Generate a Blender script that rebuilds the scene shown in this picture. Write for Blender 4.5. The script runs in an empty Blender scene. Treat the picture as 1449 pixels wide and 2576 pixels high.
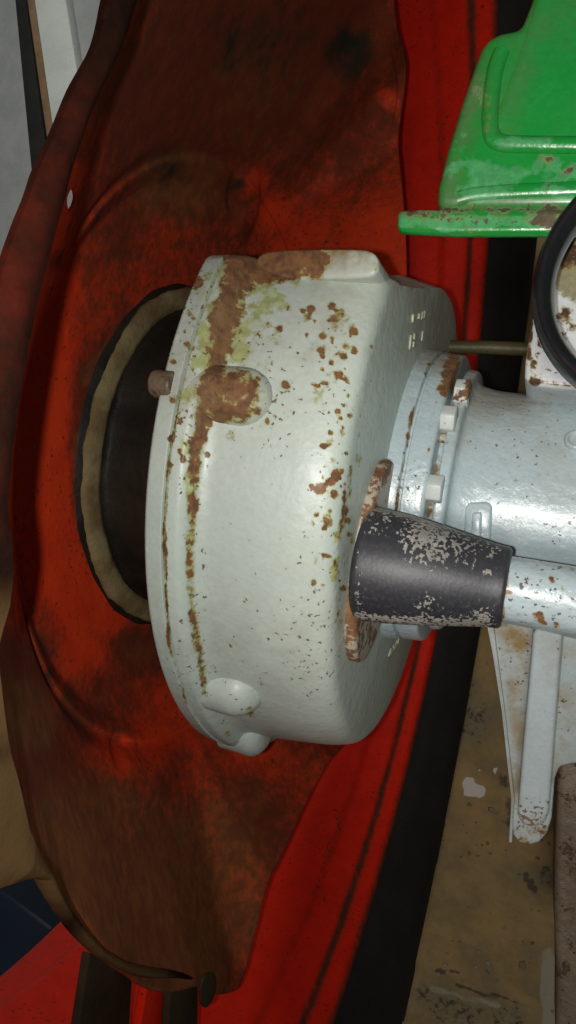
import bpy, bmesh, math, random
import numpy as np
from mathutils import Vector, Matrix

scene = bpy.context.scene
random.seed(7)
RNG = np.random.default_rng(7)

# ---------------------------------------------------------------- camera
# Lengths below are in units of the gear housing's flange radius (0.17 m).
# x runs along the axle (towards the tractor), y forward, z up, axle at z = 0.
S = 0.17
W, H, F = 1449.0, 2576.0, 1600.0
CAM = np.array([0.8722, 0.0, 2.289])
ROT = np.array([[0.92270, -0.14470, 0.35733],
                [0.13208, 0.98945, 0.05960],
                [-0.36218, -0.00779, 0.93207]])
FLOOR = -3.4
cam_data = bpy.data.cameras.new('camera')
cam = bpy.data.objects.new('camera', cam_data)
scene.collection.objects.link(cam)
cam_data.sensor_fit = 'VERTICAL'
cam_data.sensor_height = 36.0
cam_data.lens = 36.0 * F / H
cam_data.clip_start = 0.005
cam_data.clip_end = 100
m4 = Matrix([list(ROT[i]) + [CAM[i] * S] for i in range(3)] + [[0, 0, 0, 1]])
cam.matrix_world = m4
scene.camera = cam

# ---------------------------------------------------------------- light
world = bpy.data.worlds.new('World'); scene.world = world; world.use_nodes = True
bg = world.node_tree.nodes['Background']
bg.inputs[0].default_value = (0.80, 0.86, 1.0, 1); bg.inputs[1].default_value = 0.045

def area(name, loc, target, size, power, col):
    l = bpy.data.lights.new(name, 'AREA'); l.shape = 'DISK'; l.size = size * S
    l.energy = power; l.color = col
    o = bpy.data.objects.new(name, l); scene.collection.objects.link(o)
    o.location = Vector(loc) * S
    o.rotation_euler = (Vector(target) - Vector(loc)).to_track_quat('-Z', 'Y').to_euler()
    return o
area('camera_flash', tuple(CAM + ROT @ np.array([-.070, -.012, .03])), (0.45, -0.15, 0), 0.03, 0.55, (1.0, 0.98, 0.95))
area('overhead_fill', (1.7, -1.6, 13.0), (0.3, -0.2, -2), 2.4, 15.0, (1.0, 0.95, 0.86))  # unseen fill added overhead to lift the rim bottom, tyre and floor
area('side_floor_fill', (-2.6, 6.0, 4.0), (-5.0, 4.0, FLOOR), 1.2, 6.0, (0.96, 1.0, 0.96))  # unseen fill added to light the floor outside the wheel
scene.view_settings.view_transform = 'Standard'
scene.view_settings.look = 'None'
scene.view_settings.exposure = 0.0
scene.view_settings.gamma = 1.0
scene.render.engine = 'CYCLES'

# ---------------------------------------------------------------- pixel helpers
def ray(u, v):
    return CAM, ROT @ np.array([(u - W / 2) / F, -(v - H / 2) / F, -1.0])
def onx(u, v, x):
    o, d = ray(u, v); return o + d * (x - o[0]) / d[0]
def onz(u, v, z):
    o, d = ray(u, v); return o + d * (z - o[2]) / d[2]
def oncyl(u, v, r, cy=0.0, cz=0.0):
    o, d = ray(u, v); oy, oz = o[1] - cy, o[2] - cz
    a = d[1]**2 + d[2]**2; b = 2 * (oy * d[1] + oz * d[2]); c = oy**2 + oz**2 - r * r
    disc = max(b * b - 4 * a * c, 0.0)
    return o + d * ((-b - math.sqrt(disc)) / (2 * a))
def project(P):
    q = (P - CAM) @ ROT; z = np.maximum(-q[:, 2], 0.05)
    return np.stack([W / 2 + F * q[:, 0] / z, H / 2 - F * q[:, 1] / z], 1)
def chaikin(pts, n=2, closed=False):
    pts = [np.array(p, float) for p in pts]
    for _ in range(n):
        out = [] if closed else [pts[0]]
        rng = range(len(pts)) if closed else range(len(pts) - 1)
        for i in rng:
            a, b = pts[i], pts[(i + 1) % len(pts)]
            out += [a * .75 + b * .25, a * .25 + b * .75]
        if not closed: out.append(pts[-1])
        pts = out
    return pts

# ---------------------------------------------------------------- materials
def new_mat(name):
    m = bpy.data.materials.new(name); m.use_nodes = True
    return m, m.node_tree, m.node_tree.nodes['Principled BSDF']
class NT:
    def __init__(s, nt):
        s.nt = nt; s.tc = nt.nodes.new('ShaderNodeTexCoord')
    def noise(s, scale, detail=4, rough=.55, dist=0, off=0.0, stretch=None):
        n = s.nt.nodes.new('ShaderNodeTexNoise')
        n.inputs['Scale'].default_value = scale; n.inputs['Detail'].default_value = detail
        n.inputs['Roughness'].default_value = rough; n.inputs['Distortion'].default_value = dist
        mp = s.nt.nodes.new('ShaderNodeMapping'); mp.inputs['Location'].default_value = (off, off * .7, -off)
        if stretch: mp.inputs['Scale'].default_value = stretch
        s.nt.links.new(s.tc.outputs['Object'], mp.inputs[0]); s.nt.links.new(mp.outputs[0], n.inputs['Vector'])
        return n.outputs['Fac']
    def voro(s, scale, off=0.0):
        n = s.nt.nodes.new('ShaderNodeTexVoronoi'); n.inputs['Scale'].default_value = scale
        mp = s.nt.nodes.new('ShaderNodeMapping'); mp.inputs['Location'].default_value = (off, off, off)
        s.nt.links.new(s.tc.outputs['Object'], mp.inputs[0]); s.nt.links.new(mp.outputs[0], n.inputs['Vector'])
        return n.outputs['Distance']
    def attr(s, name):
        n = s.nt.nodes.new('ShaderNodeAttribute'); n.attribute_name = name; return n.outputs['Fac']
    def math(s, op, a, b=0.0, clamp=False):
        n = s.nt.nodes.new('ShaderNodeMath'); n.operation = op; n.use_clamp = clamp
        for i, v in enumerate((a, b)):
            if isinstance(v, (int, float)): n.inputs[i].default_value = v
            else: s.nt.links.new(v, n.inputs[i])
        return n.outputs[0]
    def step(s, v, lo, hi, a=0.0, b=1.0):
        n = s.nt.nodes.new('ShaderNodeMapRange'); n.interpolation_type = 'SMOOTHSTEP'
        n.inputs['From Min'].default_value = lo; n.inputs['From Max'].default_value = hi
        n.inputs['To Min'].default_value = a; n.inputs['To Max'].default_value = b
        s.nt.links.new(v, n.inputs['Value']); return n.outputs[0]
    def mix(s, f, a, b):
        n = s.nt.nodes.new('ShaderNodeMix'); n.data_type = 'RGBA'
        for i, v in ((0, f), (6, a), (7, b)):
            if isinstance(v, (int, float)): n.inputs[i].default_value = v
            elif isinstance(v, tuple): n.inputs[i].default_value = (*v, 1)
            else: s.nt.links.new(v, n.inputs[i])
        return n.outputs[2]
    def bump(s, h, dist, strength=.6, prev=None):
        n = s.nt.nodes.new('ShaderNodeBump'); n.inputs['Distance'].default_value = dist
        n.inputs['Strength'].default_value = strength; s.nt.links.new(h, n.inputs['Height'])
        if prev is not None: s.nt.links.new(prev, n.inputs['Normal'])
        return n.outputs[0]

RUST_A, RUST_B = (.27, .135, .055), (.14, .062, .03)
def painted(name, base, base2, under_col=(.48, .55, .17), rough=.44, wear0=0.0, speck=.5, dust_col=(.26, .19, .09),
            rust=(RUST_A, RUST_B), grain=.00022, coat=0.06):
    m, nt, b = new_mat(name); t = NT(nt)
    n1 = t.noise(48, 8, .66); n2 = t.noise(260, 6, .62, off=3.1); n3 = t.noise(430, 3, .5, off=7.7); n4 = t.noise(14, 3, .5, off=1.3)
    n5 = t.noise(95, 5, .6, off=5.5)
    d1 = t.math('SUBTRACT', n1, .5); d2 = t.math('SUBTRACT', n2, .5)
    w = t.math('ADD', t.math('ADD', t.attr('wear'), wear0), t.math('ADD', t.math('MULTIPLY', d1, 1.5), t.math('MULTIPLY', d2, .9)))
    rm = t.step(w, .47, .57)
    halo = t.math('MULTIPLY', t.step(w, .26, .52), t.math('MULTIPLY', t.step(t.attr('wear'), .08, .35), .45))
    u = t.math('ADD', t.attr('under'), t.math('ADD', t.math('MULTIPLY', t.math('SUBTRACT', n5, .5), 1.5), t.math('MULTIPLY', d2, .7)))
    u = t.math('MAXIMUM', t.math('MULTIPLY', t.step(u, .42, .62), .85), t.math('MULTIPLY', t.step(w, .39, .48), t.step(t.attr('wear'), .12, .3)))
    # pin-prick rust specks, denser where the wear field says so
    sp = t.math('ADD', n3, t.math('ADD', t.math('MULTIPLY', t.attr('speck'), .17), t.math('MULTIPLY', t.math('SUBTRACT', n4, .5), .20)))
    sp = t.step(sp, .775 - .06 * speck, .80 - .06 * speck)
    col = t.mix(t.step(n4, .35, .65), base, base2)
    col = t.mix(t.math('MULTIPLY', t.step(n5, .35, .75), .35), col, tuple(c * .86 for c in base))
    col = t.mix(t.math('MULTIPLY', t.step(n3, .40, .62), .16), col, tuple(c * .74 for c in base))
    du = t.math('MULTIPLY', t.attr('dust'), t.step(n1, .30, .62))  # dust; on the gear housing also the painted light falloff
    col = t.mix(du, col, dust_col)
    col = t.mix(u, col, t.mix(t.step(n2, .4, .62), under_col, tuple(c * .72 for c in under_col)))
    col = t.mix(halo, col, (.30, .20, .09))
    rc = t.mix(t.step(n2, .36, .66), rust[0], rust[1])
    rc = t.mix(t.math('MULTIPLY', t.step(n5, .52, .66), .5), rc, (.27, .12, .03))
    rall = t.math('MAXIMUM', rm, sp)
    col = t.mix(rm, col, rc); col = t.mix(t.math('MULTIPLY', sp, .85), col, (.12, .055, .03))
    gr = t.math('MULTIPLY', t.math('MULTIPLY', t.step(n4, .42, .68), t.step(t.noise(36, 6, .65, off=17), .42, .7)), .30)
    col = t.mix(gr, col, dust_col)
    nt.links.new(col, b.inputs['Base Color'])
    ro = t.math('ADD', t.math('MULTIPLY', rall, .42), t.math('ADD', rough, t.math('MULTIPLY', du, .35)), True)
    ro = t.math('ADD', ro, t.math('MULTIPLY', t.math('SUBTRACT', n5, .5), .25), True)
    nt.links.new(ro, b.inputs['Roughness'])
    h = t.math('SUBTRACT', t.math('MULTIPLY', n2, .35), t.math('MULTIPLY', rall, .55))
    nrm = t.bump(t.noise(26, 4, .6, off=13), grain * 7, .35, t.bump(t.noise(150, 3, .6, off=9), grain * 3, .6))
    nt.links.new(t.bump(h, grain, .9, nrm), b.inputs['Normal'])
    b.inputs['Coat Weight'].default_value = coat; b.inputs['Coat Roughness'].default_value = .22
    return m

def muddy_red(name, base, base2, mud, mud2, dirt0=0.0, rough=.55, spec=.3):
    m, nt, b = new_mat(name); t = NT(nt)
    n1 = t.noise(22, 7, .62); n2 = t.noise(120, 6, .62, off=2.2); n3 = t.noise(330, 4, .55, off=4.4); n4 = t.noise(60, 4, .6, off=8.8)
    d = t.math('ADD', t.math('ADD', t.attr('dirt'), dirt0), t.math('ADD', t.math('MULTIPLY', t.math('SUBTRACT', n1, .5), .6), t.math('ADD', t.math('MULTIPLY', t.math('SUBTRACT', n2, .5), .7), t.math('MULTIPLY', t.math('SUBTRACT', n3, .5), .5))))
    dm = t.step(d, .15, .85)
    col = t.mix(t.step(n4, .35, .7), base, base2)
    spots = t.step(t.math('ADD', n3, t.math('MULTIPLY', t.math('SUBTRACT', n1, .5), .25)), .62, .70)
    col = t.mix(t.math('MULTIPLY', spots, .75), col, (.05, .025, .014))
    mc = t.mix(t.step(n2, .35, .68), mud, mud2)
    mc = t.mix(t.math('MULTIPLY', t.step(n3, .5, .66), .4), mc, tuple(c * 1.5 for c in mud))
    mc = t.mix(t.step(t.math('ADD', t.attr('clay'), t.math('MULTIPLY', t.math('SUBTRACT', n1, .5), .5)), .3, .8), mc, (.125, .075, .030))
    mc = t.mix(t.math('MULTIPLY', t.step(t.math('ADD', t.attr('olive'), t.math('MULTIPLY', t.math('SUBTRACT', n4, .5), .8)), .3, .8), .85), mc, t.mix(t.step(n2, .36, .64), (.20, .096, .026), (.125, .060, .018)))
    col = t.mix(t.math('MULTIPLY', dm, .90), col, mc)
    grease_shade = t.step(t.math('ADD', t.attr('grease_shade'), t.math('MULTIPLY', t.math('SUBTRACT', n4, .5), .9)), .35, .75)
    col = t.mix(grease_shade, col, (.028, .022, .011))  # near-black for dark grime and for shade painted on the disc
    nt.links.new(col, b.inputs['Base Color'])
    nt.links.new(t.math('ADD', t.math('MULTIPLY', dm, .35), rough, True), b.inputs['Roughness'])
    h = t.math('ADD', t.math('MULTIPLY', n2, .7), t.math('MULTIPLY', n3, .3))
    nt.links.new(t.bump(h, .0011, .6), b.inputs['Normal'])
    b.inputs['Specular IOR Level'].default_value = spec
    return m

def plain(name, c1, c2, scale, rough=.7, bump=.0004, spec=.4, bscale=300):
    m, nt, b = new_mat(name); t = NT(nt)
    n = t.noise(scale, 7, .62); n2 = t.noise(bscale, 5, .6, off=2)
    col = t.mix(t.step(n, .35, .65), c1, c2)
    col = t.mix(t.math('MULTIPLY', t.step(n2, .5, .7), .35), col, tuple(c * .6 for c in c1))
    nt.links.new(col, b.inputs['Base Color'])
    nt.links.new(t.math('ADD', t.math('MULTIPLY', t.math('SUBTRACT', n2, .5), .3), rough, True), b.inputs['Roughness'])
    nt.links.new(t.bump(n2, bump, .8), b.inputs['Normal'])
    b.inputs['Specular IOR Level'].default_value = spec
    return m

M = {}
M['grey'] = painted('chipped_grey_paint', (.545, .63, .555), (.60, .68, .595))
M['grey_blue'] = painted('blue_grey_paint', (.46, .57, .60), (.52, .63, .65), speck=.35, rough=.34, under_col=(.40, .36, .22), grain=.00045, coat=.3)
M['grey_bolt'] = painted('bolt_paint', (.60, .66, .63), (.66, .72, .70), wear0=.36, under_col=(.36, .33, .22))
M['rusty'] = painted('rusted_plate_paint', (.46, .40, .31), (.50, .46, .38), wear0=.44, under_col=(.36, .26, .12))
M['boss'] = painted('rusted_boss_paint', (.56, .62, .55), (.60, .64, .52), wear0=.02, under_col=(.45, .48, .13))
M['post'] = painted('flaking_white_paint', (.62, .66, .68), (.66, .69, .70), wear0=.12, under_col=(.24, .20, .05), rust=((.10, .05, .025), (.05, .025, .015)))
M['green'] = painted('scuffed_sheen_green_paint', (.010, .28, .035), (.016, .35, .06), under_col=(.10, .45, .17), rough=.26, speck=.3, coat=.5,  # mint under_col paints the sheen as well as the scuffs
                     dust_col=(.10, .17, .07), rust=((.13, .12, .06), (.08, .06, .03)))
M['fin'] = painted('grimy_white_paint', (.48, .57, .585), (.54, .63, .65), speck=.7, under_col=(.40, .34, .14), wear0=0, dust_col=(.30, .21, .09))
M['disc'] = muddy_red('muddy_red_disc', (.88, .066, .014), (.78, .050, .011), (.125, .030, .010), (.075, .024, .009))
M['rim'] = muddy_red('red_rim_paint', (.80, .022, .006), (.70, .018, .005), (.09, .035, .018), (.06, .03, .015), dirt0=.02, rough=.5)
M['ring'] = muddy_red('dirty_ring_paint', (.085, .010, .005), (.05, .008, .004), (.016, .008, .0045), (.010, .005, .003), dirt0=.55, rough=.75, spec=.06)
M['clay'] = plain('dried_clay', (.29, .24, .115), (.17, .115, .05), 42, .9, .0008, .2)
M['hub'] = plain('greasy_black_iron', (.011, .010, .007), (.026, .021, .013), 30, .6, .001, .3, 140)
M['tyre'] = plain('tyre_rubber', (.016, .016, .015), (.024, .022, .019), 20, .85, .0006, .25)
M['black_gloss'] = plain('black_gloss_plastic', (.010, .010, .012), (.014, .014, .016), 30, .24, .00004, .6)
M['rod'] = plain('oily_brass_rod', (.085, .075, .03), (.06, .055, .02), 40, .5, .0003, .4)
M['drawbar'] = painted('oily_rusted_iron', (.24, .19, .13), (.15, .11, .07), wear0=.34, speck=.8, under_col=(.22, .16, .10), dust_col=(.16, .10, .06), grain=.0008, rust=((.15, .085, .05), (.06, .036, .024)))
M['lug'] = plain('grimy_lug_iron', (.060, .045, .022), (.035, .028, .014), 30, .85, .0008, .2)
M['blue'] = plain('blue_plastic', (.010, .020, .038), (.008, .015, .030), 6, .5, .0002, .4)
M['white_board'] = plain('white_painted_board', (.62, .64, .60), (.55, .57, .53), 12, .6, .0002, .3)
M['brown_wood'] = plain('raw_wood_edge', (.26, .16, .09), (.20, .12, .06), 25, .8, .0004, .2)

# rubber sleeve: dark slate with paint scabs scraped off
m, nt, b = new_mat('scraped_rubber_sleeve'); t = NT(nt)
n1 = t.noise(70, 6, .65); n2 = t.noise(640, 4, .55, off=3, stretch=(1, .75, 1)); n4 = t.noise(25, 3, .5, off=6)
c = t.math('ADD', t.math('ADD', t.attr('wear'), .05), t.math('ADD', t.math('MULTIPLY', t.math('SUBTRACT', n1, .5), .4), t.math('MULTIPLY', t.math('SUBTRACT', n2, .5), 1.5)))
chip = t.step(c, .40, .46)
col = t.mix(t.step(n4, .4, .65), (.027, .028, .034), (.042, .043, .050))
col = t.mix(t.math('MULTIPLY', t.step(n2, .45, .7), .3), col, (.10, .10, .11))
col = t.mix(chip, col, t.mix(t.step(n1, .4, .6), (.42, .40, .36), (.27, .26, .23)))
nt.links.new(col, b.inputs['Base Color']); b.inputs['Roughness'].default_value = .46
nt.links.new(t.bump(t.math('ADD', t.math('MULTIPLY', chip, .6), t.math('MULTIPLY', n2, .4)), .0003, .8), b.inputs['Normal'])
M['sleeve'] = m

# concrete floor: pale grey outside, oil-stained tan below the tractor
m, nt, b = new_mat('oil_stained_concrete'); t = NT(nt)
n1 = t.noise(3.0, 7, .6); n2 = t.noise(22, 7, .65, off=2); n3 = t.noise(130, 5, .6, off=5); n4 = t.noise(9, 5, .6, off=11)
col = t.mix(t.step(n2, .35, .68), (.34, .34, .33), (.28, .285, .275))
tan = t.mix(t.step(n2, .34, .66), (.34, .215, .080), (.22, .150, .062))
tan = t.mix(t.math('MULTIPLY', t.step(n4, .46, .66), .7), tan, (.16, .14, .08))
tan = t.mix(t.step(t.math('ADD', n4, t.math('MULTIPLY', n3, .45)), .83, .95), tan, (.045, .035, .022))
col = t.mix(t.step(t.math('ADD', t.attr('oil'), t.math('MULTIPLY', t.math('SUBTRACT', n1, .5), .5)), .3, .7), col, tan)
pale = t.step(t.math('ADD', t.attr('pale'), t.math('MULTIPLY', t.math('SUBTRACT', n2, .5), .9)), .42, .60)
col = t.mix(t.math('MULTIPLY', pale, .8), col, (.33, .30, .23))
dark = t.step(t.math('ADD', t.attr('stain'), t.math('MULTIPLY', t.math('SUBTRACT', n2, .5), 1.0)), .42, .56)
col = t.mix(t.math('MULTIPLY', dark, .8), col, (.035, .028, .020))
splash = t.step(t.math('ADD', t.attr('splash'), t.math('MULTIPLY', t.math('SUBTRACT', n2, .5), .55)), .46, .52)
col = t.mix(splash, col, (.62, .55, .50))
nt.links.new(col, b.inputs['Base Color']); b.inputs['Roughness'].default_value = .75
nt.links.new(t.bump(t.math('ADD', n3, t.math('MULTIPLY', n2, .8)), .0015, .6), b.inputs['Normal'])
M['floor'] = m

# ---------------------------------------------------------------- mesh helpers
def seg_field(P2, items):
    """items: (u0,v0,u1,v1,width,strength) capsules in photo pixels -> stain field on the surface points."""
    out = np.zeros(len(P2))
    for u0, v0, u1, v1, w, s in items:
        a = np.array([u0, v0], float); d = np.array([u1 - u0, v1 - v0], float)
        L = max((d * d).sum(), 1e-9)
        k = np.clip(((P2 - a) @ d) / L, 0, 1)
        dist = np.linalg.norm(P2 - a - k[:, None] * d, axis=1) / w
        out = np.maximum(out, s * np.exp(-(dist ** 2.4)))
    return out
def path(pts):
    """[(u,v,width,strength)...] -> capsule list"""
    return [(a[0], a[1], b_[0], b_[1], (a[2] + b_[2]) / 2, (a[3] + b_[3]) / 2) for a, b_ in zip(pts[:-1], pts[1:])]
def dot(u, v, w, s): return (u, v, u, v, w, s)

def mk(name, verts, faces, mat, parent=None, smooth=True, attrs=None, auto=None):
    V = np.asarray(verts, float)
    me = bpy.data.meshes.new(name)
    me.from_pydata((V * S).tolist(), [], [list(f) for f in faces])
    me.materials.append(mat if not isinstance(mat, str) else M[mat])
    if attrs:
        P2 = project(V)
        for k, items in attrs.items():
            a = me.attributes.new(k, 'FLOAT', 'POINT')
            vals = items if isinstance(items, np.ndarray) else seg_field(P2, items)
            a.data.foreach_set('value', vals.astype(np.float32))
    me.validate(); me.update()
    bm = bmesh.new(); bm.from_mesh(me)
    bmesh.ops.recalc_face_normals(bm, faces=bm.faces) if auto != 'keep' else None
    for f in bm.faces: f.smooth = smooth
    if smooth:
        lim = math.radians(38)
        for e in bm.edges:
            if len(e.link_faces) == 2 and e.calc_face_angle(0) > lim: e.smooth = False
    bm.to_mesh(me); bm.free()
    o = bpy.data.objects.new(name, me); scene.collection.objects.link(o)
    if parent is not None:
        o.parent = parent
        o.matrix_parent_inverse = world_of(parent).inverted()
    return o
def world_of(o):
    mw = Matrix.Translation(o.location)
    return mw if o.parent is None else world_of(o.parent) @ o.matrix_parent_inverse @ mw

def lathe(prof, n=96, c=(0, 0), close=False, a0=0.0, a1=2 * math.pi, wob=None):
    """revolve (x, r) about the line y=c[0], z=c[1] parallel to x"""
    full = abs(a1 - a0 - 2 * math.pi) < 1e-6
    ang = np.linspace(a0, a1, n + (0 if full else 1), endpoint=not full)
    V = []; k = len(prof)
    for a in ang:
        for x, r in prof:
            rr = r if wob is None else r + (wob(a, x, r) if wob.__code__.co_argcount == 3 else wob(a, x))
            V.append((x, c[0] + rr * math.cos(a), c[1] + rr * math.sin(a)))
    Fc = []; na = len(ang)
    for i in range(na if full else na - 1):
        j = (i + 1) % na
        for q in range(k - 1 if not close else k):
            q2 = (q + 1) % k
            Fc.append((i * k + q, i * k + q2, j * k + q2, j * k + q))
    return V, Fc
def lathe_dir(prof, base, axis, n=40):
    """revolve (h, r) about an axis through base"""
    ax = Vector(axis).normalized(); q = ax.to_track_quat('Z', 'Y'); V = []; k = len(prof); Fc = []
    for i in range(n):
        a = 2 * math.pi * i / n
        for h, r in prof:
            V.append(tuple(Vector(base) + q @ Vector((r * math.cos(a), r * math.sin(a), h))))
    for i in range(n):
        j = (i + 1) % n
        for z in range(k - 1): Fc.append((i * k + z, i * k + z + 1, j * k + z + 1, j * k + z))
    return V, Fc
def resample(prof, step):
    out = [prof[0]]
    for a, b_ in zip(prof[:-1], prof[1:]):
        L = math.hypot(b_[0] - a[0], b_[1] - a[1]); n = max(1, int(math.ceil(L / step)))
        for i in range(1, n + 1): out.append((a[0] + (b_[0] - a[0]) * i / n, a[1] + (b_[1] - a[1]) * i / n))
    return out
def rounded(prof, rad, n=5):
    """fillet the inner corners of an open polyline"""
    out = [prof[0]]
    for i in range(1, len(prof) - 1):
        p0, p1, p2 = (np.array(prof[j], float) for j in (i - 1, i, i + 1))
        r = rad[i] if isinstance(rad, (list, tuple)) else rad
        a, c = p0 - p1, p2 - p1; la, lc = np.linalg.norm(a), np.linalg.norm(c)
        r = min(r, la * .45, lc * .45)
        if r <= 0: out.append(tuple(p1)); continue
        s, e = p1 + a / la * r, p1 + c / lc * r
        for k in range(n + 1):
            u = k / n; out.append(tuple((1 - u)**2 * s + 2 * u * (1 - u) * p1 + u * u * e))
    out.append(prof[-1]); return out
def bm_obj(name, bm, mat, parent=None, attrs=None, smooth=True):
    V = [tuple(v.co) for v in bm.verts]; bm.verts.index_update()
    Fc = [[v.index for v in f.verts] for f in bm.faces]; bm.free()
    return mk(name, V, Fc, mat, parent, smooth, attrs)
def prism(name, top, depth, mat, parent=None, bevel=.01, attrs=None, seg=3, subdiv=0, direction=(0, 0, -1)):
    """polygon of 3-D points extruded along direction by depth, edges bevelled"""
    bm = bmesh.new(); vs = [bm.verts.new(tuple(p)) for p in top]
    f = bm.faces.new(vs); d = Vector(direction).normalized() * depth
    r = bmesh.ops.extrude_face_region(bm, geom=[f])
    for g in r['geom']:
        if isinstance(g, bmesh.types.BMVert): g.co += d
    bmesh.ops.recalc_face_normals(bm, faces=bm.faces)
    if bevel > 0:
        ed = [e for e in bm.edges if len(e.link_faces) == 2 and e.calc_face_angle(0) > .5]
        bmesh.ops.bevel(bm, geom=ed, offset=bevel, segments=seg, profile=.5, affect='EDGES', clamp_overlap=True)
    if subdiv:
        bmesh.ops.triangulate(bm, faces=[f for f in bm.faces if len(f.verts) > 4])
        for _ in range(7):
            ed = [e for e in bm.edges if e.calc_length() > .028]
            if not ed or len(bm.faces) > 30000: break
            bmesh.ops.subdivide_edges(bm, edges=ed, cuts=1, use_grid_fill=True)
            bmesh.ops.triangulate(bm, faces=[f for f in bm.faces if len(f.verts) > 4])
    return bm_obj(name, bm, mat, parent, attrs)
def tube(name, pts, rad, mat, parent=None, n=16, attrs=None, flat=None):
    pts = [Vector(p) for p in pts]; V = []; Fc = []
    up = Vector((0, 0, 1))
    for i, p in enumerate(pts):
        d = (pts[min(i + 1, len(pts) - 1)] - pts[max(i - 1, 0)]).normalized()
        if abs(d.dot(up)) > .95: up = Vector((0, 1, 0))
        a = d.cross(up).normalized(); c = a.cross(d).normalized()
        r = rad[i] if isinstance(rad, (list, tuple)) else rad
        for k in range(n):
            g = 2 * math.pi * k / n
            V.append(tuple(p + a * (r * math.cos(g)) + c * (r * math.sin(g) * (flat or 1))))
    for i in range(len(pts) - 1):
        for k in range(n):
            k2 = (k + 1) % n
            Fc.append((i * n + k, i * n + k2, (i + 1) * n + k2, (i + 1) * n + k))
    Fc.append(tuple(range(n))); Fc.append(tuple(range((len(pts) - 1) * n, len(pts) * n)))
    return mk(name, V, Fc, mat, parent, True, attrs)
def hexbolt(name, base, axis, r, h, mat, parent):
    bm = bmesh.new(); q = Vector(axis).normalized().to_track_quat('Z', 'Y')
    ring = [bm.verts.new(q @ Vector((r * math.cos(math.pi / 3 * i + .3), r * math.sin(math.pi / 3 * i + .3), 0)) + Vector(base)) for i in range(6)]
    f = bm.faces.new(ring); g = bmesh.ops.extrude_face_region(bm, geom=[f])
    for v in g['geom']:
        if isinstance(v, bmesh.types.BMVert): v.co += Vector(axis).normalized() * h
    bmesh.ops.recalc_face_normals(bm, faces=bm.faces)
    bmesh.ops.bevel(bm, geom=list(bm.edges), offset=r * .12, segments=2, profile=.5, affect='EDGES')
    return bm_obj(name, bm, mat, parent)

def tag(o, label, cat=None, group=None, kind=None):
    if label: o['label'] = label
    if cat: o['category'] = cat
    if group: o['group'] = group
    if kind: o['kind'] = kind
    return o

# ---------------------------------------------------------------- floor
xs = np.concatenate([np.linspace(-60, -8, 14)[:-1], np.linspace(-8, -1, 30)[:-1], np.linspace(-1, 3, 90), np.linspace(3, 60, 14)[1:]])
ys = np.concatenate([np.linspace(-60, -8, 14)[:-1], np.linspace(-8, -.5, 150)[:-1], np.linspace(-.5, 8, 34), np.linspace(8, 60, 14)[1:]])
gx, gy = np.meshgrid(xs, ys, indexing='ij'); V = np.stack([gx, gy, np.full_like(gx, FLOOR)], -1).reshape(-1, 3)
ny = len(ys); Fc = [(i * ny + j, (i + 1) * ny + j, (i + 1) * ny + j + 1, i * ny + j + 1) for i in range(len(xs) - 1) for j in range(ny - 1)]
oil = np.clip((V[:, 0] + 2.4) / 1.2, 0, 1)
floor = mk('floor', V, Fc, 'floor', None, False, {
    'oil': oil,
    'splash': [dot(1178, 1972, 26, .85), dot(1205, 1990, 26, .8), dot(1175, 1995, 16, .7), (1200, 1935, 1235, 1940, 5, .6), dot(1243, 1940, 11, .8)],
    'pale': [(1380, 2400, 1380, 2576, 26, .75), (1060, 2480, 1250, 2530, 16, .55), dot(1150, 2560, 50, .5), dot(1380, 2170, 20, .6)],
    'stain': [dot(1310, 2080, 60, .45), (1270, 1960, 1300, 2100, 28, .5), dot(1195, 2070, 10, .7), (1320, 2200, 1345, 2240, 14, .65), dot(1365, 2200, 20, .55),
              (1100, 2440, 1150, 2445, 12, .65), dot(1340, 2370, 14, .6), dot(1230, 2420, 60, .3), (1150, 2480, 1370, 2540, 10, .6), dot(1190, 2110, 12, .45)]},
    auto='keep')
tag(floor, None, kind='structure')

bm = bmesh.new()
for k in range(260):
    x, y, r = RNG.uniform(.2, 2.2), RNG.uniform(-5.2, -.8), RNG.uniform(.005, .018) * (1 if k % 11 else 2.0)
    top = [Vector((x + r * RNG.uniform(.5, 1.2) * math.cos(a), y + r * RNG.uniform(.5, 1.2) * math.sin(a), FLOOR + r * RNG.uniform(.25, .7))) for a in np.linspace(0, 2 * math.pi, 6)[:-1]]
    hi = [bm.verts.new(v) for v in top]; lo = [bm.verts.new((v.x * 1.0 + (v.x - x) * .3, v.y + (v.y - y) * .3, FLOOR - .002)) for v in top]
    bm.faces.new(hi)
    for i in range(5): bm.faces.new((hi[i], hi[(i + 1) % 5], lo[(i + 1) % 5], lo[i]))
M['grit'] = plain('floor_grit', (.16, .12, .07), (.30, .25, .18), 9, .9, .0004, .2)
grit = bm_obj('grit', bm, 'grit', None, smooth=False)
tag(grit, 'small grit and paint flakes scattered on the oily floor', 'grit', kind='stuff')

# ---------------------------------------------------------------- tractor (the part in view)
tractor = bpy.data.objects.new('tractor', None); scene.collection.objects.link(tractor)
tractor.location = Vector((0.9, 0, FLOOR)) * S
tag(tractor, 'old tractor rear axle with chipped grey gear housing, muddy red wheel and green bracket', 'tractor')

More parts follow.
